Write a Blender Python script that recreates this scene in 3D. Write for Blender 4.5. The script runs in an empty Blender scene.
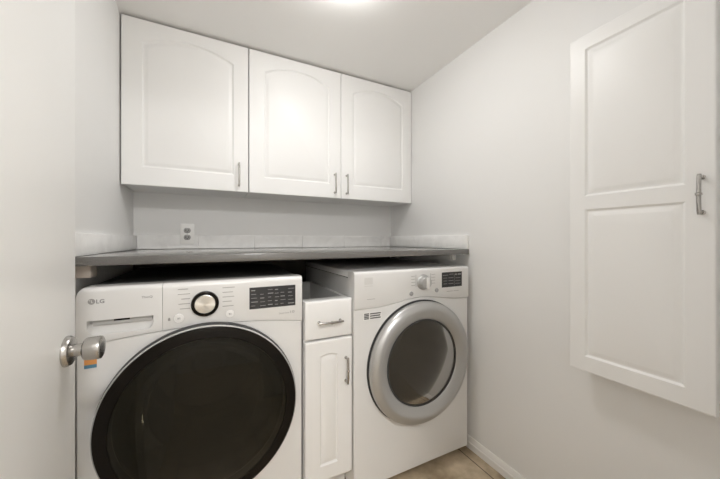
import bpy, bmesh, math
from mathutils import Vector, Matrix
sc = bpy.context.scene
C = sc.collection
PI = math.pi
CAM = 1.12                                     # eye height; heights below are often written CAM + dz

# ------------------------------------------------------------------ materials
def new_mat(name):
    m = bpy.data.materials.new(name); m.use_nodes = True
    nt = m.node_tree
    return m, nt, nt.nodes['Principled BSDF']

def paint(name, col, rough=0.5, bump=0.0, bscale=300, metal=0.0, var=0.0, vscale=6, coat=0.0, spec=0.5):
    m, nt, b = new_mat(name)
    b.inputs['Base Color'].default_value = (*col, 1)
    b.inputs['Roughness'].default_value = rough
    b.inputs['Metallic'].default_value = metal
    b.inputs['Coat Weight'].default_value = coat
    b.inputs['Specular IOR Level'].default_value = spec
    tc = nt.nodes.new('ShaderNodeTexCoord')
    if var > 0:
        n = nt.nodes.new('ShaderNodeTexNoise'); n.inputs['Scale'].default_value = vscale
        n.inputs['Detail'].default_value = 4
        nt.links.new(tc.outputs['Object'], n.inputs['Vector'])
        r = nt.nodes.new('ShaderNodeValToRGB')
        r.color_ramp.elements[0].position = 0.3; r.color_ramp.elements[1].position = 0.7
        r.color_ramp.elements[0].color = (*[c * (1 - var) for c in col], 1)
        r.color_ramp.elements[1].color = (*[min(1, c * (1 + var)) for c in col], 1)
        nt.links.new(n.outputs['Fac'], r.inputs['Fac'])
        nt.links.new(r.outputs['Color'], b.inputs['Base Color'])
    if bump > 0:
        n = nt.nodes.new('ShaderNodeTexNoise'); n.inputs['Scale'].default_value = bscale
        n.inputs['Detail'].default_value = 3
        nt.links.new(tc.outputs['Object'], n.inputs['Vector'])
        bp = nt.nodes.new('ShaderNodeBump'); bp.inputs['Strength'].default_value = bump
        bp.inputs['Distance'].default_value = 0.002
        nt.links.new(n.outputs['Fac'], bp.inputs['Height'])
        nt.links.new(bp.outputs['Normal'], b.inputs['Normal'])
    return m

def glass(name, tint, haze, haze_col, rough=0.02, ior=1.3):
    m, nt, b = new_mat(name)
    out = nt.nodes['Material Output']
    b.inputs['Base Color'].default_value = (*haze_col, 1)
    b.inputs['Roughness'].default_value = 0.6; b.inputs['Specular IOR Level'].default_value = 0.1
    t = nt.nodes.new('ShaderNodeBsdfTransparent'); t.inputs['Color'].default_value = (*tint, 1)
    g = nt.nodes.new('ShaderNodeBsdfGlossy'); g.inputs['Roughness'].default_value = rough
    f = nt.nodes.new('ShaderNodeFresnel'); f.inputs['IOR'].default_value = ior
    m1 = nt.nodes.new('ShaderNodeMixShader')
    nt.links.new(f.outputs[0], m1.inputs[0]); nt.links.new(t.outputs[0], m1.inputs[1]); nt.links.new(g.outputs[0], m1.inputs[2])
    m2 = nt.nodes.new('ShaderNodeMixShader'); m2.inputs[0].default_value = haze
    nt.links.new(m1.outputs[0], m2.inputs[1]); nt.links.new(b.outputs[0], m2.inputs[2])
    nt.links.new(m2.outputs[0], out.inputs['Surface'])
    return m

def emit(name, col, s):
    m, nt, b = new_mat(name)
    b.inputs['Base Color'].default_value = (0.9, 0.9, 0.88, 1)
    b.inputs['Emission Color'].default_value = (*col, 1)
    b.inputs['Emission Strength'].default_value = s
    return m

def tile_mat():
    m, nt, b = new_mat('slate_tile')
    tc = nt.nodes.new('ShaderNodeTexCoord')
    mp = nt.nodes.new('ShaderNodeMapping'); mp.inputs['Location'].default_value = (-0.874 + 4.5, -0.80 + 4.5, 0)
    nt.links.new(tc.outputs['Object'], mp.inputs['Vector'])
    br = nt.nodes.new('ShaderNodeTexBrick'); br.offset = 0.0; br.squash = 1.0
    br.inputs['Scale'].default_value = 1.0
    br.inputs['Brick Width'].default_value = 0.45; br.inputs['Row Height'].default_value = 0.45
    br.inputs['Mortar Size'].default_value = 0.003; br.inputs['Mortar Smooth'].default_value = 0.2
    nt.links.new(mp.outputs['Vector'], br.inputs['Vector'])
    n = nt.nodes.new('ShaderNodeTexNoise'); n.inputs['Scale'].default_value = 7
    n.inputs['Detail'].default_value = 8; n.inputs['Roughness'].default_value = 0.62
    nt.links.new(tc.outputs['Object'], n.inputs['Vector'])
    r = nt.nodes.new('ShaderNodeValToRGB')
    e = r.color_ramp.elements
    e[0].position = 0.3; e[0].color = (0.25, 0.185, 0.12, 1)
    e[1].position = 0.7; e[1].color = (0.64, 0.53, 0.39, 1)
    x = e.new(0.5); x.color = (0.45, 0.36, 0.245, 1)
    nt.links.new(n.outputs['Fac'], r.inputs['Fac'])
    nt.links.new(r.outputs['Color'], br.inputs['Color1']); nt.links.new(r.outputs['Color'], br.inputs['Color2'])
    br.inputs['Mortar'].default_value = (0.10, 0.075, 0.055, 1)
    nt.links.new(br.outputs['Color'], b.inputs['Base Color'])
    b.inputs['Roughness'].default_value = 0.45
    bp = nt.nodes.new('ShaderNodeBump'); bp.inputs['Strength'].default_value = 0.3; bp.inputs['Distance'].default_value = 0.003
    nt.links.new(n.outputs['Fac'], bp.inputs['Height']); nt.links.new(bp.outputs['Normal'], b.inputs['Normal'])
    return m

def marble_mat():
    m, nt, b = new_mat('white_marble')
    tc = nt.nodes.new('ShaderNodeTexCoord')
    n = nt.nodes.new('ShaderNodeTexNoise'); n.inputs['Scale'].default_value = 9
    n.inputs['Detail'].default_value = 7; n.inputs['Distortion'].default_value = 1.6
    nt.links.new(tc.outputs['Object'], n.inputs['Vector'])
    r = nt.nodes.new('ShaderNodeValToRGB')
    e = r.color_ramp.elements
    e[0].position = 0.35; e[0].color = (0.86, 0.857, 0.85, 1)
    e[1].position = 0.6; e[1].color = (0.93, 0.928, 0.92, 1)
    nt.links.new(n.outputs['Fac'], r.inputs['Fac']); nt.links.new(r.outputs['Color'], b.inputs['Base Color'])
    b.inputs['Roughness'].default_value = 0.3
    return m

def brushed(name, col, rough=0.3):
    m = paint(name, col, rough, metal=1.0, bump=0.05, bscale=500)
    return m

WALL = paint('wall_paint', (0.815, 0.813, 0.806), 0.55, bump=0.12, bscale=260)
CEIL = paint('ceiling_paint', (0.90, 0.895, 0.885), 0.7, bump=0.10, bscale=220)
TRIM = paint('trim_paint', (0.83, 0.82, 0.80), 0.35)
DOORP = paint('door_paint', (0.86, 0.857, 0.845), 0.38, bump=0.03, bscale=120)
CABW = paint('cabinet_white', (0.845, 0.843, 0.836), 0.36, bump=0.02, bscale=80, spec=0.3)
GAP_SHADE = paint('ceiling_gap_shade', (0.42, 0.35, 0.28), 0.6, var=0.15, vscale=20)  # brown chosen to darken the gap above the wall cabinets
STEEL = brushed('satin_nickel', (0.47, 0.455, 0.435), 0.27)
COUNTER = paint('grey_laminate', (0.155, 0.150, 0.142), 0.16, var=0.09, vscale=260, coat=0.6)
MARBLE = marble_mat()
TILE = tile_mat()
APPL = paint('appliance_enamel', (0.765, 0.762, 0.755), 0.22, spec=0.5)
LID_SHADE = paint('shaded_lid', (0.07, 0.068, 0.065), 0.4)  # deep shade under the countertop, put into the washer lid's colour
PLAST = paint('white_plastic', (0.80, 0.795, 0.785), 0.35)
GREYP = paint('grey_print', (0.27, 0.27, 0.27), 0.5)
PALEP = paint('pale_print', (0.36, 0.355, 0.35), 0.5)
BLACKP = paint('black_gloss', (0.012, 0.010, 0.008), 0.15, spec=0.08)
RUBBER_SHADE = paint('rubber_and_gap_shade', (0.05, 0.05, 0.05), 0.55)  # real rubber, and the painted shade in the machine door gaps
DISPM = paint('display_black', (0.03, 0.03, 0.032), 0.25)
DISPT = paint('display_print', (0.30, 0.30, 0.30), 0.5)
RING = paint('silver_ring', (0.48, 0.48, 0.475), 0.33, metal=0.6)
SILVER = paint('silver_plastic', (0.60, 0.60, 0.60), 0.3, metal=0.35)
CHROME = paint('bright_rim', (0.72, 0.72, 0.71), 0.2, metal=0.5)
DRUM = paint('drum_steel', (0.45, 0.45, 0.45), 0.35, metal=0.8)
WGLASS = glass('smoked_glass', (0.135, 0.125, 0.10), 0.38, (0.030, 0.027, 0.018), ior=1.33)
BOWL = glass('clear_bowl', (0.75, 0.74, 0.70), 0.06, (0.2, 0.19, 0.16), ior=1.45)
DGLASS = glass('grey_glass', (0.38, 0.36, 0.32), 0.50, (0.095, 0.085, 0.070))
ORANGE = paint('orange_print', (0.75, 0.33, 0.10), 0.5)
BLUE = paint('blue_print', (0.10, 0.25, 0.36), 0.5)
WOOD = paint('cleat_wood', (0.52, 0.46, 0.41), 0.6, var=0.12, vscale=25)
LAMP = emit('lamp_diffuser', (1.0, 0.99, 0.975), 66.0)
HALL_FILL = emit('hall_fill', (1.0, 0.99, 0.975), 128.0)  # fill light for the laundry room, from an added unseen lamp

# ------------------------------------------------------------------ mesh helpers
class MB:
    def __init__(s): s.bm = bmesh.new()
    def box(s, x0, x1, y0, y1, z0, z1, bev=0.0, seg=2):
        t = bmesh.new()
        bmesh.ops.create_cube(t, size=1)
        for v in t.verts:
            v.co = Vector(((x0 + x1) / 2 + v.co.x * (x1 - x0), (y0 + y1) / 2 + v.co.y * (y1 - y0), (z0 + z1) / 2 + v.co.z * (z1 - z0)))
        if bev: bmesh.ops.bevel(t, geom=list(t.edges), offset=bev, segments=seg, profile=0.5, affect='EDGES')
        s._add(t); return s
    def _add(s, t):
        me = bpy.data.meshes.new('t'); t.to_mesh(me); t.free(); s.bm.from_mesh(me); bpy.data.meshes.remove(me)
    def loops(s, loops, close=True, cap0=True, cap1=True):
        """skin between equal-length closed loops of points"""
        vs = [[s.bm.verts.new(p) for p in L] for L in loops]
        n = len(loops[0])
        for a, b in zip(vs, vs[1:]):
            for i in range(n if close else n - 1):
                j = (i + 1) % n
                try: s.bm.faces.new((a[i], a[j], b[j], b[i]))
                except ValueError: pass
        if cap0: s.bm.faces.new(list(reversed(vs[0])))
        if cap1: s.bm.faces.new(vs[-1])
        return s
    def lathe(s, prof, c, axis='-y', seg=48, cap0=True, cap1=True):
        """prof: (radius, distance along axis) pairs"""
        L = []
        for r, d in prof:
            ring = []
            for k in range(seg):
                a = 2 * PI * k / seg
                u, v = r * math.cos(a), r * math.sin(a)
                if axis == '-y': p = (c[0] + u, c[1] - d, c[2] + v)
                elif axis == 'z': p = (c[0] + u, c[1] + v, c[2] + d)
                elif axis == '-z': p = (c[0] + u, c[1] - v, c[2] - d)
                elif axis == 'x': p = (c[0] + d, c[1] + u, c[2] + v)
                elif axis == '-x': p = (c[0] - d, c[1] - u, c[2] + v)
                ring.append(p)
            L.append(ring)
        return s.loops(L, cap0=cap0, cap1=cap1)
    def tube(s, pts, r, seg=10):
        L = []
        pts = [Vector(p) for p in pts]
        up = None
        for i, p in enumerate(pts):
            d = ((pts[i + 1] if i + 1 < len(pts) else p) - (pts[i - 1] if i else p)).normalized()
            if up is None:
                up = Vector((0, 0, 1)) if abs(d.z) < 0.9 else Vector((1, 0, 0))
            side = d.cross(up).normalized(); u2 = side.cross(d).normalized(); up = u2
            rr = r[i] if isinstance(r, (list, tuple)) else r
            L.append([p + side * rr * math.cos(2 * PI * k / seg) + u2 * rr * math.sin(2 * PI * k / seg) for k in range(seg)])
        return s.loops(L)

WLOC = {}
def build(name, mb, mat, parent=None, kind=None, label=None, smooth=40):
    bm = mb.bm
    bmesh.ops.recalc_face_normals(bm, faces=list(bm.faces))
    me = bpy.data.meshes.new(name); bm.to_mesh(me); bm.free()
    return link_mesh(name, me, mat, parent, kind, label, smooth)

def link_mesh(name, me, mat, parent=None, kind=None, label=None, smooth=40):
    xs = [v.co for v in me.vertices]
    lo = Vector([min(c[i] for c in xs) for i in range(3)]); hi = Vector([max(c[i] for c in xs) for i in range(3)])
    ctr = (lo + hi) / 2
    if parent is None: ctr.z = lo.z
    me.transform(Matrix.Translation(-ctr))
    for p in me.polygons: p.use_smooth = True
    me.set_sharp_from_angle(angle=math.radians(smooth))
    for m in (mat if isinstance(mat, list) else [mat]): me.materials.append(m)
    o = bpy.data.objects.new(name, me); C.objects.link(o)
    if parent is not None:
        o.parent = parent; o.location = ctr - WLOC[parent.name]
    else: o.location = ctr
    WLOC[o.name] = ctr
    if kind: o['kind'] = kind
    if label: o['label'] = label
    return o

def thing(name, label, cat, loc, group=None):
    o = bpy.data.objects.new(name, None); C.objects.link(o)
    o.location = loc; o.empty_display_size = 0.1; WLOC[o.name] = Vector(loc)
    tag(o, label, cat, group); return o
def tag(o, label, cat, group=None):
    o['label'] = label; o['category'] = cat
    if group: o['group'] = group
    return o
def struct(name, mb, mat, **k): return build(name, mb, mat, kind='structure', **k)

def text(name, s, x, z, y, height, mat, parent, width=None, bold=0.0):
    """raised lettering facing -y, lower left corner at (x, z)"""
    cu = bpy.data.curves.new('t', 'FONT'); cu.body = s; cu.size = 1; cu.extrude = 0.0; cu.offset = bold
    cu.resolution_u = 3
    o = bpy.data.objects.new('t', cu); C.objects.link(o)
    bpy.context.view_layer.update()
    me = bpy.data.meshes.new_from_object(o.evaluated_get(bpy.context.evaluated_depsgraph_get()))
    bpy.data.objects.remove(o); bpy.data.curves.remove(cu)
    x0 = min(v.co.x for v in me.vertices); x1 = max(v.co.x for v in me.vertices)
    z0 = min(v.co.y for v in me.vertices); z1 = max(v.co.y for v in me.vertices)
    sz = height / (z1 - z0); sx = (width / (x1 - x0)) if width else sz
    for v in me.vertices:
        v.co = Vector((x + (v.co.x - x0) * sx, y, z + (v.co.y - z0) * sz))
    me.flip_normals() if False else None
    return link_mesh(name, me, mat, parent)

# ------------------------------------------------------------------ room shell
XL, XR, YB, ZC = -0.381, 1.2415, 1.950, CAM + 1.037
T = 0.1
YF0, YF1 = -0.04, 0.07                          # front wall, with the doorway the camera stands in
HX0, HX1, HY = -0.95, 1.55, -1.7                # the hall behind
struct('floor', MB().box(HX0 - T, HX1 + T, HY - T, YB + T, -0.08, 0), TILE)
struct('ceiling', MB().box(HX0 - T, HX1 + T, HY - T, YB + T, ZC, ZC + 0.08), CEIL)
struct('wall_back', MB().box(XL - T, XR + T, YB, YB + T, 0, ZC), WALL)
struct('wall_left', MB().box(XL - T, XL, YF1, YB, 0, ZC), WALL)
struct('wall_right', MB().box(XR, XR + T, YF1, YB, 0, ZC), WALL)
DX0, DX1, DH = -0.31, 0.50, 2.045
struct('wall_front', MB().box(HX0, DX0, YF0, YF1, 0, ZC).box(DX1, HX1, YF0, YF1, 0, ZC).box(DX0, DX1, YF0, YF1, DH, ZC), WALL)
struct('wall_hall_back', MB().box(HX0 - T, HX1 + T, HY - T, HY, 0, ZC), WALL)
struct('wall_hall_left', MB().box(HX0 - T, HX0, HY, YF1, 0, ZC), WALL)
struct('wall_hall_right', MB().box(HX1, HX1 + T, HY, YF1, 0, ZC), WALL)
# baseboard: profile swept along the right wall
def baseboard(name, x, y0, y1, sgn):
    prof = [(0, 0), (0.014, 0), (0.014, 0.032), (0.011, 0.036), (0.010, 0.046), (0.006, 0.054), (0.004, 0.060), (0, 0.060)]
    L = [[(x - sgn * d, y, z) for d, z in prof] for y in (y0, y1)]
    return struct(name, MB().loops(L), TRIM, smooth=25)
baseboard('baseboard_right', XR, YF1, YB, 1)
UNDER_SHADE = paint('under_counter_shade', (0.07, 0.055, 0.042), 0.7, var=0.2, vscale=8)  # near-black shade below the countertop, put into a board's colour
struct('shade_board', MB().box(XL + 0.0005, XR - 0.0145, YB - 0.006, YB, 0.0, CAM - 0.080), UNDER_SHADE)  # added sheet on the back wall, dark in place of shade
# door casing on the hall-side opening
struct('trim_1', MB().box(DX1 - 0.018, DX1, YF0, YF1, 0, DH).box(DX0, DX0 + 0.018, YF0, YF1, 0, DH).box(DX0 + 0.018, DX1 - 0.018, YF0, YF1, DH - 0.018, DH), TRIM)

# ------------------------------------------------------------------ entry door, swung open along the left wall
XD = -0.270
d1 = struct('door_1', MB().box(XD - 0.035, XD, 0.095, 0.858, 0.012, 2.02, 0.003), DOORP)
KY, KZ = 0.812, CAM - 0.230
kb = MB()
kb.lathe([(0.031, 0.0), (0.031, 0.004), (0.028, 0.009), (0.022, 0.011)], (XD, KY, KZ), 'x', 40)
kb.lathe([(0.0125, 0.010), (0.0125, 0.0255)], (XD, KY, KZ), 'x', 28)
kb.lathe([(0.0105, 0.0254), (0.0105, 0.0285)], (XD, KY, KZ), 'x', 28)
kb.lathe([(0.014, 0.0284), (0.0205, 0.0290), (0.0225, 0.0310), (0.0230, 0.034), (0.0236, 0.045), (0.0238, 0.0535), (0.0232, 0.0565), (0.0205, 0.0580), (0.010, 0.0583)], (XD, KY, KZ), 'x', 40)
hd = build('door_knob', kb, STEEL, d1)
build('latch_plate', MB().box(XD - 0.030, XD - 0.005, 0.858, 0.8595, KZ - 0.028, KZ + 0.028), STEEL, d1)

# ------------------------------------------------------------------ raised panel doors
def panel_contour(x0, x1, z0, z1, rise, inset, n=20):
    """closed contour, counter-clockwise from lower left, segmental arch on top when rise > 0"""
    x0 += inset; x1 -= inset; z0 += inset; z1 -= inset
    P = []
    for k in range(n): P.append((x0 + (x1 - x0) * k / n, z0))
    for k in range(n): P.append((x1, z0 + (z1 - z0) * k / n))
    for k in range(n):
        t = k / n; P.append((x1 + (x0 - x1) * t, z1 + rise * (1 - (2 * t - 1) ** 2)))
    for k in range(n): P.append((x0, z1 + (z0 - z1) * k / n))
    return P
def panel_door(mb, place, w0, w1, h0, h1, thick, panels, bev=0.004):
    """place(u, h, d): u across, h up, d depth behind the front face. panels: list of (u0,u1,h0,h1,rise) stacked from the bottom"""
    cuts = [h0] + [(a[3] + a[4] + b[2]) / 2 for a, b in zip(panels, panels[1:])] + [h1]
    n = 20
    for (u0, u1, p0, p1, rise), c0, c1 in zip(panels, cuts, cuts[1:]):
        b0 = bev if c0 == h0 else 0; b1 = bev if c1 == h1 else 0
        outer = panel_contour(w0 + bev, w1 - bev, c0 + b0, c1 - b1, 0, 0, n)
        L = [[place(u, h, 0) for u, h in outer]]
        for ins, d in ((0, 0), (0.002, 0.0015), (0.006, 0.0052), (0.009, 0.0057), (0.013, 0.0046), (0.022, 0.0016), (0.026, 0.0008)):
            L.append([place(u, h, d) for u, h in panel_contour(u0, u1, p0, p1, rise, ins, n)])
        mb.loops(L, cap0=False, cap1=True)
    # rim and back
    def rect(e, d): return [place(u, h, d) for u, h in ((w0 + e, h0 + e), (w1 - e, h0 + e), (w1 - e, h1 - e), (w0 + e, h1 - e))]
    mb.loops([rect(bev, 0), rect(bev * 0.3, bev * 0.3), rect(0, bev), rect(0, thick)], cap0=False, cap1=True)
    return mb

def pull(name, place, c, length, vertical, parent, label='satin nickel bar pull', out=0.028, collar=True):
    """bar pull on two posts; place(u, h, d) as above"""
    mb = MB(); u, h = c; n = 12
    def at(s, d): return Vector(place(u, h + s, d)) if vertical else Vector(place(u + s, h, d))
    hl = length / 2
    pts = [at(-hl + length * k / n, -(out - 0.004 * (2 * k / n - 1) ** 2)) for k in range(n + 1)]
    mb.tube(pts, [0.0048 if 0 < k < n else 0.0042 for k in range(n + 1)], 10)
    for s in (-1, 1):
        mb.tube([at(s * (hl - 0.006), 0.0), at(s * (hl - 0.006), -0.004), at(s * (hl - 0.006), -0.0045), at(s * (hl - 0.006), -out + 0.003)], [0.0062, 0.0062, 0.0042, 0.0042], 10)
    if collar: mb.tube([at(-0.004, -out), at(-0.0025, -out), at(0.0025, -out), at(0.004, -out)], [0.005, 0.0068, 0.0068, 0.005], 12)
    return build(name, mb, STEEL, parent)

# ------------------------------------------------------------------ upper wall cabinets
YC = 1.680
UZ0, UZ1 = CAM + 0.252, CAM + 1.0255
S0, S1, S2, S3 = XL + 0.0065, 0.171, 0.706, XR - 0.005
fr = lambda y: (lambda u, h, d: (u, y + d, h))
def open_box(x0, x1, y0, y1, z0, z1, t=0.016):
    return MB().box(x0, x1, y0, y1, z0, z0 + t).box(x0, x1, y0, y1, z1 - t, z1).box(x0, x0 + t, y0, y1, z0 + t, z1 - t).box(x1 - t, x1, y0, y1, z0 + t, z1 - t).box(x0 + t, x1 - t, y1 - 0.006, y1, z0 + t, z1 - t)
def upper(name, label, x0, x1, doors):
    t = thing(name, label, 'cabinet', ((x0 + x1) / 2, YB, UZ0), 'white wall cabinets under the ceiling')
    build('cabinet_body', open_box(x0, x1, YC + 0.0215, YB - 0.0005, UZ0 + 0.004, UZ1 - 0.003), CABW, t)
    build('gap_shade_board', MB().box(x0 + 0.001, x1 - 0.001, YC + 0.023, YB - 0.001, UZ1 - 0.0028, UZ1 - 0.0005), GAP_SHADE, t, label='brown board added to darken the ceiling gap')  # added board, deepens the dark line under the ceiling
    for a, b, hx in doors:
        d = build('door', panel_door(MB(), fr(YC), a, b, UZ0, UZ1, 0.020, [(a + 0.078, b - 0.072, UZ0 + 0.086, UZ1 - 0.106, 0.05)]), CABW, t, smooth=25)
        pull('handle', fr(YC), (hx, UZ0 + 0.089), 0.122, True, d, collar=False)
    return t
upper('wall_cabinet', 'single-door white wall cabinet at the left end, above the power outlet', S0, S1 - 0.002, [(S0, S1 - 0.002, S1 - 0.049)])
upper('wall_cabinet', 'double-door white wall cabinet with paired handles, in the right-hand corner', S1 + 0.002, S3,
      [(S1 + 0.002, S2 - 0.0015, S2 - 0.043), (S2 + 0.0015, S3, S2 + 0.036)])

# ------------------------------------------------------------------ tall shallow cabinet on the right wall
XC = 1.157
rp = lambda u, h, d: (XC + d, -u, h)            # u = -y
t = thing('wall_cabinet', 'tall narrow white two-panel cabinet hung on the right wall', 'cabinet', (XR, 0.443, CAM - 0.452))
Y0, Y1, Z0, Z1 = 0.270, 0.620, CAM - 0.459, CAM + 0.712
build('cabinet_body', MB().box(XC + 0.0205, XR - 0.0005, Y0 + 0.012, Y1 - 0.012, Z0 + 0.012, Z1 - 0.012, 0.002), CABW, t)
d = build('door', panel_door(MB(), rp, -Y1, -Y0, Z0, Z1, 0.020,
          [(-Y1 + 0.050, -Y0 - 0.056, Z0 + 0.053, CAM + 0.104, 0), (-Y1 + 0.050, -Y0 - 0.056, CAM + 0.150, Z1 - 0.050, 0)]), CABW, t, smooth=25)
pull('handle', rp, (-0.294, CAM + 0.118), 0.105, True, d)

# ------------------------------------------------------------------ worktop, splashbacks, cleats, outlet
CZ = CAM - 0.0525
tag(build('countertop', MB().box(XL + 0.0015, XR - 0.0015, 1.165, YB - 0.001, CZ - 0.028, CZ, 0.0025), COUNTER),
    'grey speckled countertop spanning wall to wall above both laundry machines', 'countertop')
G = 'white marble splashback strips around the countertop'
BZ = CZ + 0.077
bs = MB()
xs = [XL + 0.016, -0.075, 0.23, 0.535, 0.84, 1.145, XR - 0.016]
for a, b in zip(xs, xs[1:]): bs.box(a + 0.0006, b - 0.0006, YB - 0.008, YB - 0.0005, CZ + 0.0008, BZ, 0.001, 1)
tag(build('backsplash', bs, MARBLE), 'long tiled white marble splashback along the back wall behind the outlet', 'backsplash', G)
tag(build('backsplash', MB().box(XL + 0.0006, XL + 0.014, 1.168, YB - 0.0006, CZ + 0.0008, BZ - 0.004, 0.003), MARBLE),
    'white marble splashback strip on the left wall beside the open door', 'backsplash', G)
tag(build('backsplash', MB().box(XR - 0.014, XR - 0.0006, 1.168, YB - 0.0006, CZ + 0.0008, BZ, 0.003), MARBLE),
    'white marble splashback strip on the right wall above the dryer', 'backsplash', G)
G = 'cleats holding up the countertop ends'
tag(build('support_cleat', MB().box(XL + 0.0002, XL + 0.037, 1.205, 1.262, CZ - 0.068, CZ - 0.0281, 0.002), WOOD),
    'short wooden block under the left end of the countertop above the washer', 'cleat', G)
t = thing('support_cleat', 'painted cleat with a metal clip under the right end of the countertop above the dryer', 'cleat', (XR - 0.02, 1.5, CZ - 0.070), G)
build('cleat_bar', MB().box(XR - 0.042, XR - 0.0002, 1.262, 1.85, CZ - 0.066, CZ - 0.0281, 0.002), WALL, t)
build('clip', MB().box(XR - 0.038, XR - 0.022, 1.2545, 1.2615, CZ - 0.062, CZ - 0.031, 0.002).box(XR - 0.038, XR - 0.014, 1.2525, 1.2605, CZ - 0.064, CZ - 0.055, 0.002), TRIM, t)
# outlet
OX0, OX1, OZ0, OZ1 = -0.167, -0.096, CAM - 0.026, CAM + 0.089
t = thing('power_outlet', 'white double power outlet on the back wall above the countertop', 'outlet', ((OX0 + OX1) / 2, YB - 0.008, OZ0))
oy = YB - 0.0085
build('cover_plate', MB().box(OX0, OX1, oy - 0.006, oy, OZ0, OZ1, 0.0025, 3), paint('outlet_white', (0.93, 0.925, 0.91), 0.3), t)
build('mounting_box', MB().box(OX0 + 0.012, OX1 - 0.012, oy, YB - 0.0005, BZ + 0.002, OZ1 - 0.012), PLAST, t)
oc = (OX0 + OX1) / 2; oz = (OZ0 + OZ1) / 2
for s in (-1, 1):
    zc = oz + s * 0.0195
    L = []
    for dpt, k in ((0, 1.0), (0.0015, 1.0), (0.002, 0.95)):
        ring = []
        for q in range(32):
            a = 2 * PI * q / 32
            ring.append((oc + 0.0172 * k * math.cos(a), oy - 0.006 - dpt, zc + max(-0.0142, min(0.0142, 0.0172 * math.sin(a))) * k))
        L.append(ring)
    r = build('receptacle', MB().loops(L), paint('receptacle_grey', (0.42, 0.41, 0.40), 0.4), t)
    sl = MB(); yy = oy - 0.0082
    sl.box(oc - 0.0075, oc - 0.0052, yy - 0.0004, yy, zc - 0.003, zc + 0.0065)
    sl.box(oc + 0.0052, oc + 0.0075, yy - 0.0004, yy, zc - 0.002, zc + 0.0055)
    sl.lathe([(0.0028, 0), (0.0028, 0.0004)], (oc, yy, zc - 0.0085), '-y', 14)
    build('slot', sl, BLACKP, r)
build('screw', MB().lathe([(0.0032, 0), (0.0028, 0.0012), (0.0015, 0.0016)], (oc, oy - 0.006, oz), '-y', 16), STEEL, t)

# ------------------------------------------------------------------ appliance helpers
def seam_fn(xc, hw, zmid, drop):
    return lambda x: zmid - drop * abs((x - xc) / hw) ** 2
def control_front(mb, xs, yf, ztop, seam, pocket=None, rr=0.016, ydeep=0.07, ends=''):
    """panel profile lofted along x; its lower edge follows the seam; pocket = (x0,x1,z0,z1,depth)"""
    L = []
    def prof(x, inp):
        zs = seam(x) + 0.0012
        P = [(yf + ydeep, zs), (yf + 0.006, zs), (yf + 0.0015, zs + 0.0015), (yf, zs + 0.005)]
        if pocket:
            x0, x1, z0, z1, dp = pocket
            tt = max(0, min(1, min(x - x0, x1 - x) / 0.022))
            za = z0 + (1 - math.sqrt(max(0, 1 - (1 - tt) ** 2))) * 0.024
            k = dp if inp else 0.0
            P += [(yf, za), (yf + 0.25 * k, za + 0.002), (yf + 0.55 * k, za + 0.35 * (z1 - za)), (yf + k, z1 - 0.006), (yf + k, z1 - 0.001), (yf, z1)]
        zt = ztop
        for side, xe in (('l', xs[0][0]), ('r', xs[-1][0])):
            g = abs(x - xe)
            if side in ends and g < 0.022: zt = ztop - 0.022 + math.sqrt(max(0, 0.022 ** 2 - (0.022 - g) ** 2))
        for q in range(6):
            a = q / 5 * PI / 2
            P.append((yf + rr - rr * math.cos(a), zt - rr + rr * math.sin(a)))
        P.append((yf + ydeep, zt))
        return [(x, y, z) for y, z in P]
    for x, inp in xs: L.append(prof(x, inp))
    return mb.loops(L)
def front_with_hole(mb, x0, x1, z0, seam, c, r, yf, depth=0.02, n=18):
    """flat front sheet with a round hole, star-shaped about c"""
    out = []
    for k in range(n): out.append((x0 + (x1 - x0) * k / n, z0))
    for k in range(n): out.append((x1, z0 + (seam(x1) - z0) * k / n))
    for k in range(n * 2):
        x = x1 + (x0 - x1) * k / (2 * n); out.append((x, seam(x)))
    for k in range(n): out.append((x0, seam(x0) + (z0 - seam(x0)) * k / n))
    def circ(rad):
        L = []
        for x, z in out:
            a = math.atan2(z - c[1], x - c[0]); L.append((c[0] + rad * math.cos(a), c[1] + rad * math.sin(a)))
        return L
    e = 0.004
    inn = [(x + e * (-1 if x > c[0] else 1) * (abs(x - c[0]) / (x1 - c[0])), z + e * (-1 if z > c[1] else 1)) for x, z in out]
    mb.loops([[(x, yf + depth, z) for x, z in out], [(x, yf + e, z) for x, z in out], [(x, yf, z) for x, z in inn],
              [(x, yf, z) for x, z in circ(r)], [(x, yf + depth, z) for x, z in circ(r)]], cap0=False, cap1=False)
    return mb
def appliance_shell(x0, x1, y0, y1, z0, z1):
    """side, back and bottom sheets of a machine cabinet"""
    t = 0.012; x0 += 0.0012; x1 -= 0.0012
    mb = MB().box(x0, x0 + t, y0, y1, z0, z1).box(x1 - t, x1, y0, y1, z0, z1)
    mb.box(x0 + t, x1 - t, y1 - t, y1, z0, z1).box(x0 + t, x1 - t, y0, y1 - t, z0, z0 + t)
    return mb
def bars(mb, rows, y, th=0.0006):
    for x0, x1, z, h in rows: mb.box(x0, x1, y - th, y, z - h / 2, z + h / 2)
    return mb
def feet(parent, x0, x1, y0, y1, z):
    for x in (x0 + 0.06, x1 - 0.06):
        for y in (y0 + 0.07, y1 - 0.07):
            build('foot', MB().lathe([(0.024, 0.0), (0.024, 0.012), (0.012, 0.013), (0.012, z)], (x, y, 0.0), 'z', 20), RUBBER_SHADE, parent)

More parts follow.
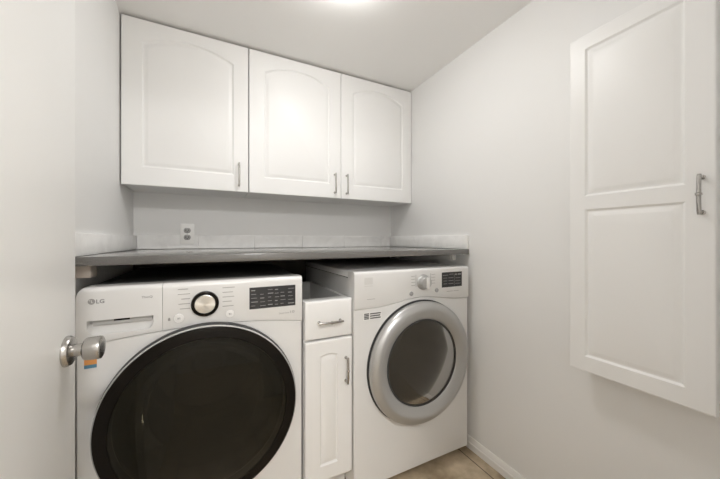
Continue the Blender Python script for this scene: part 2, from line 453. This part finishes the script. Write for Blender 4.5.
# ------------------------------------------------------------------ washing machine (left)
WX0, WX1, WYF, WYB = -0.365, 0.318, 1.162, 1.885
WT = CAM - 0.1455
wc = (WX0 + WX1) / 2
w = thing('washing_machine', 'white front-loading washer with a big dark round door and silver dial', 'washing machine', (wc, (WYF + WYB) / 2, 0))
wseam = seam_fn(wc, (WX1 - WX0) / 2, CAM - 0.299, 0.027)
build('cabinet_body', appliance_shell(WX0, WX1, WYF + 0.021, WYB, 0.02, WT - 0.034), APPL, w)
WD = (-0.0185, CAM - 0.597)
build('front_panel', front_with_hole(MB(), WX0, WX1, 0.022, wseam, WD, 0.262, WYF), APPL, w)
build('top_panel', MB().box(WX0 + 0.018, WX1 - 0.003, WYF + 0.072, WYB, WT - 0.0335, WT - 0.001, 0.006), LID_SHADE, w, label='top panel coloured dark as shade under the countertop')
feet(w, WX0, WX1, WYF, WYB, 0.02)
xq = -0.149
# detergent drawer with pull pocket
pk = (-0.3395, -0.174, CAM - 0.290, CAM - 0.2465, 0.030)
xs = [(WX0 + q, 0) for q in (0, 0.001, 0.003, 0.006, 0.010, 0.015)] + [(WX0 + 0.0221, 0), (pk[0] - 0.0005, 0)]
for k in range(25): xs.append((pk[0] + (pk[1] - pk[0]) * (1 - math.cos(PI * k / 24)) / 2, 1))
xs += [(pk[1] + 0.0005, 0), (xq - 0.0005, 0)]
dr = build('detergent_drawer', control_front(MB(), xs, WYF - 0.004, WT, wseam, pk, ends='l'), APPL, w)
build('pocket_shade_plate', MB().box(pk[0] + 0.010, pk[1] - 0.004, WYF + 0.010, WYF + 0.0255, pk[3] - 0.0185, pk[3] - 0.0012, 0.001), paint('pocket_shade', (0.50, 0.50, 0.495), 0.4), dr)  # added grey plate, paints the overhang's shade inside the pocket
build('pull_slot', MB().box(-0.278, -0.238, WYF + 0.0085, WYF + 0.0255, CAM - 0.2545, CAM - 0.2485), BLACKP, dr)
# logo: grey disc with a white one-eyed face line, and the letters
lc = (-0.3285, CAM - 0.188); yl = WYF - 0.0042
lg = build('logo_disc', MB().lathe([(0.0088, 0), (0.0088, 0.0005)], (lc[0], yl + 0.0004, lc[1]), '-y', 28), PALEP, dr)
lm = MB()
lm.box(lc[0] - 0.0006, lc[0] + 0.0006, yl - 0.0006, yl, lc[1] - 0.004, lc[1] + 0.0045).box(lc[0], lc[0] + 0.004, yl - 0.0006, yl, lc[1] - 0.004, lc[1] - 0.0028)
lm.lathe([(0.0012, 0), (0.0012, 0.0006)], (lc[0] - 0.004, yl, lc[1] + 0.0035), '-y', 10)
build('logo_face', lm, PLAST, dr)
text('logo_letters', 'LG', -0.3175, CAM - 0.1945, yl - 0.0003, 0.0125, GREYP, dr, width=0.0195, bold=0.02)
text('lettering', 'ThinQ', -0.205, CAM - 0.190, yl - 0.0003, 0.0085, GREYP, dr, width=0.029, bold=0.01)
# control panel
xs = [(xq + 0.0005 + (WX1 - xq - 0.0005) * k / 24, 0) for k in range(25)]
cp = build('control_panel', control_front(MB(), xs, WYF - 0.004, WT, wseam), APPL, w)
yp = WYF - 0.004
dc = (-0.0245, yp, CAM - 0.2225)
dl = build('dial', MB().lathe([(0.0435, 0), (0.0435, 0.006), (0.0425, 0.012), (0.040, 0.014), (0.0335, 0.014), (0.032, 0.010)], dc, '-y', 64), BLACKP, w)
# brushed dial cap: spun metal
m, nt, b = new_mat('spun_metal')
b.inputs['Base Color'].default_value = (0.66, 0.64, 0.60, 1); b.inputs['Metallic'].default_value = 1; b.inputs['Roughness'].default_value = 0.3
b.inputs['Anisotropic'].default_value = 0.85
tg = nt.nodes.new('ShaderNodeTangent'); tg.direction_type = 'RADIAL'; tg.axis = 'Y'
nt.links.new(tg.outputs[0], b.inputs['Tangent'])
build('dial_cap', MB().lathe([(0.0318, 0.008), (0.0318, 0.0155), (0.0305, 0.0168), (0.015, 0.0170), (0.0005, 0.0170)], dc, '-y', 64), m, dl)
for bx, bz, br in ((-0.1025, CAM - 0.2645, 0.0155), (0.0545, CAM - 0.2665, 0.0140)):
    bt = build('button', MB().lathe([(br, 0), (br, 0.003), (br - 0.001, 0.004), (br - 0.0028, 0.0042), (br - 0.0036, 0.0030), (br - 0.0046, 0.0034), (0.002, 0.0038)], (bx, yp, bz), '-y', 32), PLAST, w)
    build('button_ring', MB().lathe([(br + 0.0012, 0), (br + 0.0012, 0.0012), (br, 0.0012)], (bx, yp, bz), '-y', 32), SILVER, bt)
    ic = MB().box(bx - 0.0036, bx - 0.001, yp - 0.0045, yp - 0.0038, bz - 0.003, bz + 0.003).box(bx + 0.0012, bx + 0.0022, yp - 0.0045, yp - 0.0038, bz - 0.003, bz + 0.003).box(bx + 0.003, bx + 0.004, yp - 0.0045, yp - 0.0038, bz - 0.003, bz + 0.003)
    build('button_icon', ic, GREYP, bt)
rows = []
rows2 = []
for k, wd in enumerate((0.030, 0.036, 0.026, 0.034, 0.030)): rows.append((-0.070 - wd - 0.006 * (k == 0), -0.070 - 0.006 * (k == 0), CAM - 0.168 - 0.0165 * k, 0.0024))
for k, wd in enumerate((0.040, 0.034, 0.038, 0.030, 0.036)): rows2.append((0.030, 0.030 + wd, CAM - 0.172 - 0.0165 * k, 0.0024))
build('cycle_legend', bars(MB(), rows, yp), PALEP, cp)
build('cycle_legend', bars(MB(), rows2, yp), PALEP, cp)
build('lock_icon', MB().box(-0.134, -0.127, yp - 0.0006, yp, CAM - 0.270, CAM - 0.264).lathe([(0.003, 0), (0.003, 0.0006)], (-0.1305, yp, CAM - 0.2625), '-y', 12), PALEP, cp)
ds = build('display', MB().box(0.120, 0.291, yp - 0.0012, yp, CAM - 0.2590, CAM - 0.1785, 0.0005, 1), DISPM, w)
rows = []
for c, (xa, wd) in enumerate(((0.126, 0.024), (0.158, 0.020), (0.186, 0.020), (0.212, 0.016), (0.233, 0.019), (0.262, 0.024))):
    for r in range(5):
        if r == 0 and c in (1, 4): continue
        ww = wd * (0.6 + 0.4 * ((c * 7 + r * 5) % 4) / 3)
        rows.append((xa, xa + ww, CAM - 0.190 - 0.0142 * r - 0.0015 * (c % 2), 0.0016 + 0.0012 * ((c + r) % 3 == 0)))
build('display_legend', bars(MB(), rows, yp - 0.0012, 0.0004), DISPT, ds)
text('lettering', '10', 0.271, CAM - 0.288, yp - 0.0005, 0.0095, GREYP, cp, width=0.016)
text('lettering', 'Direct Drive', 0.228, CAM - 0.288, yp - 0.0005, 0.0060, GREYP, cp, width=0.038)
# round door
dy = WYF
RD = 0.3135
RG = 0.3080
dn = build('door', MB().lathe([(0.262, -0.010), (0.2855, 0.000), (RD - 0.011, 0.020), (RD - 0.0085, 0.034), (RD - 0.0095, 0.0390), (RD - 0.0115, 0.0405), (RD - 0.0135, 0.039), (RD - 0.018, 0.020), (0.262, 0.010)], (WD[0], dy, WD[1]), '-y', 128, cap0=False, cap1=False), CHROME, w)
build('door_gap_shade', MB().lathe([(RD - 0.014, 0.0005), (RG - 0.001, 0.0005), (RG, 0.004), (RG, 0.018), (RG - 0.001, 0.020), (RD - 0.0112, 0.0203)], (WD[0], dy, WD[1]), '-y', 128, cap0=False, cap1=False), RUBBER_SHADE, dn)  # dark ring painted as the shadow gap round the washer door
build('door_rim', MB().lathe([(RD - 0.0130, 0.0345), (RD - 0.0134, 0.0425), (RD - 0.018, 0.0445), (RD - 0.048, 0.0475), (RD - 0.050, 0.040), (RD - 0.030, 0.030)], (WD[0], dy, WD[1]), '-y', 128, cap0=False, cap1=False), BLACKP, dn)
build('door_glass', MB().lathe([(RD - 0.0500, 0.046), (0.235, 0.0495), (0.19, 0.054), (0.13, 0.0575), (0.06, 0.0595), (0.001, 0.060)], (WD[0], dy, WD[1]), '-y', 96, cap0=False), WGLASS, dn)
build('inner_bowl', MB().lathe([(0.262, 0.006), (0.225, 0.004), (0.205, -0.030), (0.185, -0.075), (0.13, -0.100), (0.06, -0.108), (0.002, -0.109)], (WD[0], dy, WD[1]), '-y', 64, cap0=False, cap1=False), BOWL, dn)
build('gasket', MB().lathe([(0.2600, -0.003), (0.245, -0.012), (0.228, -0.030), (0.222, -0.055), (0.232, -0.085), (0.256, -0.095)], (WD[0], dy, WD[1]), '-y', 64, cap0=False, cap1=False), paint('grey_gasket', (0.28, 0.275, 0.26), 0.5), w)
build('drum', MB().lathe([(0.250, -0.100), (0.256, -0.11), (0.256, -0.45), (0.22, -0.48), (0.08, -0.47), (0.06, -0.44), (0.002, -0.435)], (WD[0], dy, WD[1]), '-y', 64, cap0=False, cap1=False), DRUM, w)
# paper sticker beside the door
sx0, sx1 = -0.3465, -0.3170
stk = build('sticker', MB().box(sx0, sx1, WYF - 0.0008, WYF, CAM - 0.389, CAM - 0.350), ORANGE, w, label='orange and blue paper sticker')
build('sticker_band', MB().box(sx0, sx1, WYF - 0.0014, WYF - 0.0008, CAM - 0.389, CAM - 0.3785), BLUE, stk)

# ------------------------------------------------------------------ tumble dryer (right)
EX0, EX1, EYF, EYB = 0.540, 1.204, 1.141, 1.885
ET = CAM - 0.1405
ec = (EX0 + EX1) / 2
e = thing('tumble_dryer', 'white front-loading dryer with a wide silver ring round its door', 'dryer', (ec, (EYF + EYB) / 2, 0))
ED = (0.8905, CAM - 0.580)
eseam = lambda x: CAM - 0.278 - 0.026 * (1 - math.cos(PI * min(1, abs(x - ED[0]) / 0.27))) / 2
build('cabinet_body', appliance_shell(EX0, EX1, EYF + 0.021, EYB, 0.033, ET - 0.032), APPL, e)
build('front_panel', front_with_hole(MB(), EX0, EX1, 0.033, eseam, ED, 0.215, EYF), APPL, e)
build('top_panel', MB().box(EX0 + 0.001, EX1 - 0.001, EYF + 0.0725, EYB, ET - 0.0305, ET - 0.001, 0.005), APPL, e)
feet(e, EX0, EX1, EYF, EYB, 0.033)
xs = [(EX0 + (EX1 - EX0) * k / 32, 0) for k in range(33)]
cp = build('control_panel', control_front(MB(), xs, EYF - 0.004, ET, eseam, rr=0.012), APPL, e)
yp = EYF - 0.004
kc = (0.906, yp, CAM - 0.205)
kn = build('dial', MB().lathe([(0.037, 0), (0.037, 0.004), (0.033, 0.006), (0.0305, 0.010), (0.029, 0.028), (0.027, 0.031), (0.002, 0.032)], kc, '-y', 40), RING, e, label='silver dial')
build('dial_grip', MB().box(kc[0] - 0.007, kc[0] + 0.007, yp - 0.044, yp - 0.0315, kc[2] - 0.026, kc[2] + 0.026, 0.003), PLAST, kn)
for bx, bz in ((0.836, CAM - 0.2555), (0.989, CAM - 0.2505)):
    build('button', MB().lathe([(0.0105, 0), (0.0105, 0.003), (0.0085, 0.0055), (0.002, 0.006)], (bx, yp, bz), '-y', 24), paint('button_grey', (0.33, 0.33, 0.33), 0.35), e)
build('cycle_legend', bars(MB(), [(0.862, 0.864, CAM - 0.196, 0.056)] + [(0.836, 0.858, CAM - 0.174 - 0.0145 * k, 0.002) for k in range(4)], yp), PALEP, cp)
build('cycle_legend', bars(MB(), [(0.951, 0.953, CAM - 0.191, 0.050)] + [(0.957, 0.980, CAM - 0.171 - 0.0145 * k, 0.002) for k in range(4)], yp), PALEP, cp)
build('display_caption', bars(MB(), [(1.055, 1.095, CAM - 0.262, 0.0022), (1.10, 1.135, CAM - 0.262, 0.0022)], yp), PALEP, cp)
build('model_caption', bars(MB(), [(0.600, 0.640, CAM - 0.262, 0.0016)], yp), PALEP, cp)
ds = build('display', MB().box(1.022, 1.157, yp - 0.0012, yp, CAM - 0.2405, CAM - 0.1650, 0.0005, 1), DISPM, e)
rows = [(1.028, 1.062, CAM - 0.180, 0.002), (1.070, 1.100, CAM - 0.176, 0.002), (1.108, 1.122, CAM - 0.178, 0.006), (1.128, 1.150, CAM - 0.178, 0.006)]
for r in range(3):
    rows += [(1.032, 1.056, CAM - 0.194 - 0.0145 * r, 0.0016), (1.066, 1.098, CAM - 0.194 - 0.0145 * r, 0.0020), (1.112, 1.146, CAM - 0.196 - 0.0145 * r, 0.0016)]
rows += [(1.104, 1.1048, CAM - 0.205, 0.06)]
build('display_legend', bars(MB(), rows, yp - 0.0012, 0.0004), DISPT, ds)
# maker's badge: pale square over a short bar
build('badge', bars(MB(), [(0.588, 0.629, CAM - 0.182, 0.030), (0.588, 0.629, CAM - 0.204, 0.004)], yp, 0.0007), paint('badge_grey', (0.66, 0.655, 0.645), 0.4), cp)
# white label with dark print
st = build('sticker', MB().box(0.584, 0.676, EYF - 0.0006, EYF, CAM - 0.353, CAM - 0.320), PLAST, e, label='white label with dark print')
rows = []
for k, (a, b2) in enumerate(((0.617, 0.672), (0.617, 0.669), (0.617, 0.671))): rows.append((a, b2, CAM - 0.327 - 0.0098 * k, 0.0055))
rows += [(0.588, 0.612, CAM - 0.326 - 0.0070 * k, 0.0050) for k in range(4)]
build('sticker_print', bars(MB(), rows, EYF - 0.0006, 0.0003), paint('dark_print', (0.10, 0.10, 0.10), 0.5), st)
# door: silver ring and grey glass
dn = build('door', MB().lathe([(0.255, 0.002), (0.278, 0.003), (0.2845, 0.009), (0.2865, 0.020), (0.2855, 0.029), (0.280, 0.0365), (0.265, 0.0455), (0.254, 0.0495), (0.246, 0.0495), (0.236, 0.0460), (0.209, 0.0325), (0.2045, 0.0295), (0.203, 0.026), (0.203, 0.012)], (ED[0], EYF, ED[1]), '-y', 128, cap0=False, cap1=False), RING, e, smooth=60)
build('door_gap_shade', MB().lathe([(0.276, 0.0005), (0.2905, 0.0005), (0.2905, 0.0015), (0.276, 0.0015)], (ED[0], EYF, ED[1]), '-y', 128, cap0=False, cap1=False), RUBBER_SHADE, dn)  # thin dark ring in place of the shadow line behind the door
build('door_glass', MB().lathe([(0.2029, 0.024), (0.198, 0.0265), (0.15, 0.032), (0.08, 0.0355), (0.001, 0.0365)], (ED[0], EYF, ED[1]), '-y', 96, cap0=False), DGLASS, dn)
build('glass_seal', MB().lathe([(0.2029, 0.029), (0.1985, 0.0300), (0.1960, 0.0293), (0.1970, 0.0268), (0.2029, 0.0245)], (ED[0], EYF, ED[1]), '-y', 96, cap0=False, cap1=False), RUBBER_SHADE, dn)
build('drum', MB().lathe([(0.210, -0.022), (0.235, -0.05), (0.27, -0.06), (0.27, -0.52), (0.22, -0.55), (0.002, -0.55)], (ED[0], EYF, ED[1]), '-y', 64, cap0=False, cap1=False), DRUM, e)

# ------------------------------------------------------------------ narrow base cabinet between the machines
BX0, BX1, BYF = 0.3275, 0.5365, 1.150
bc = thing('base_cabinet', 'narrow white base cabinet squeezed between washer and dryer', 'cabinet', ((BX0 + BX1) / 2, 1.45, 0))
tk = 0.016; ct = 0.866
cb = MB()
cb.box(BX0, BX0 + tk, BYF + 0.021, 1.74, 0.11, ct).box(BX1 - tk, BX1, BYF + 0.021, 1.74, 0.11, ct)
cb.box(BX0 + tk, BX1 - tk, BYF + 0.021, BYF + 0.075, ct - 0.02, ct).box(BX0 + tk, BX1 - tk, 1.722, 1.74, 0.11, ct)
cb.box(BX0 + tk, BX1 - tk, BYF + 0.021, 1.722, 0.11, 0.126)
build('cabinet_body', cb, CABW, bc)
build('toe_kick', MB().box(BX0, BX1, BYF + 0.085, BYF + 0.10, 0, 0.1095).box(BX0, BX0 + tk, BYF + 0.10, 1.74, 0, 0.1095).box(BX1 - tk, BX1, BYF + 0.10, 1.74, 0, 0.1095), CABW, bc)
bp = fr(BYF)
# drawer front: plain slab with a wide eased edge
dm = MB()
def rect(ee, d, a, b): return [(BX0 + 0.001 + ee, BYF + d, a + ee), (BX1 - 0.001 - ee, BYF + d, a + ee), (BX1 - 0.001 - ee, BYF + d, b - ee), (BX0 + 0.001 + ee, BYF + d, b - ee)]
za, zb = 0.712, 0.868
dm.loops([rect(0, 0.02, za, zb), rect(0, 0.007, za, zb), rect(0.002, 0.004, za, zb), rect(0.008, 0.0012, za, zb), rect(0.014, 0, za, zb)])
dw = build('drawer', dm, CABW, bc, smooth=25)
pull('handle', bp, ((BX0 + BX1) / 2, CAM - 0.338), 0.105, False, dw)
dd = build('door', panel_door(MB(), bp, BX0 + 0.001, BX1 - 0.001, 0.128, 0.705, 0.020, [(BX0 + 0.062, BX1 - 0.066, 0.128 + 0.062, 0.705 - 0.064, 0.008)], bev=0.006), CABW, bc, smooth=25)
pull('handle', bp, (0.5045, 0.571), 0.110, True, dd)

# ------------------------------------------------------------------ ceiling lamp and added hall fill lamp
def flush_lamp(label, x, y, r, mat):
    t = thing('ceiling_lamp', label, 'lamp', (x, y, ZC))
    build('lamp_base', MB().lathe([(r * 0.96, 0.0005), (r * 1.0, 0.002), (r * 1.0, 0.007), (r * 0.97, 0.009)], (x, y, ZC), '-z', 64), TRIM, t)
    build('lamp_shade', MB().lathe([(r * 0.955, 0.0092), (r * 0.93, 0.020), (r * 0.82, 0.034), (r * 0.62, 0.044), (r * 0.35, 0.050), (0.002, 0.052)], (x, y, ZC), '-z', 64), mat, t)
flush_lamp('round flush ceiling lamp glowing above the washer', 0.445, 1.005, 0.100, LAMP)
flush_lamp('added unseen fill lamp on the hall ceiling behind the doorway', 0.12, -0.85, 0.16, HALL_FILL)  # unseen, added to fill the room from behind the camera

# ------------------------------------------------------------------ world, camera, colour
wd = bpy.data.worlds.new('world'); sc.world = wd; wd.use_nodes = True
wd.node_tree.nodes['Background'].inputs[0].default_value = (0.8, 0.8, 0.8, 1)
wd.node_tree.nodes['Background'].inputs[1].default_value = 0.0
cam = bpy.data.cameras.new('camera'); co = bpy.data.objects.new('camera', cam); C.objects.link(co)
cam.sensor_width = 36; cam.lens = 295.0 / 720 * 36; cam.clip_start = 0.02
co.location = (0, 0, CAM); co.rotation_euler = (PI / 2, 0, -math.radians(26.47))
sc.camera = co
vs = sc.view_settings
vs.view_transform = 'Standard'; vs.look = 'None'; vs.exposure = 0.0; vs.gamma = 1.0; vs.use_curve_mapping = False
sc.cycles.max_bounces = 16; sc.cycles.diffuse_bounces = 10; sc.cycles.glossy_bounces = 6; sc.cycles.transparent_max_bounces = 12
sc.cycles.sample_clamp_indirect = 6.0
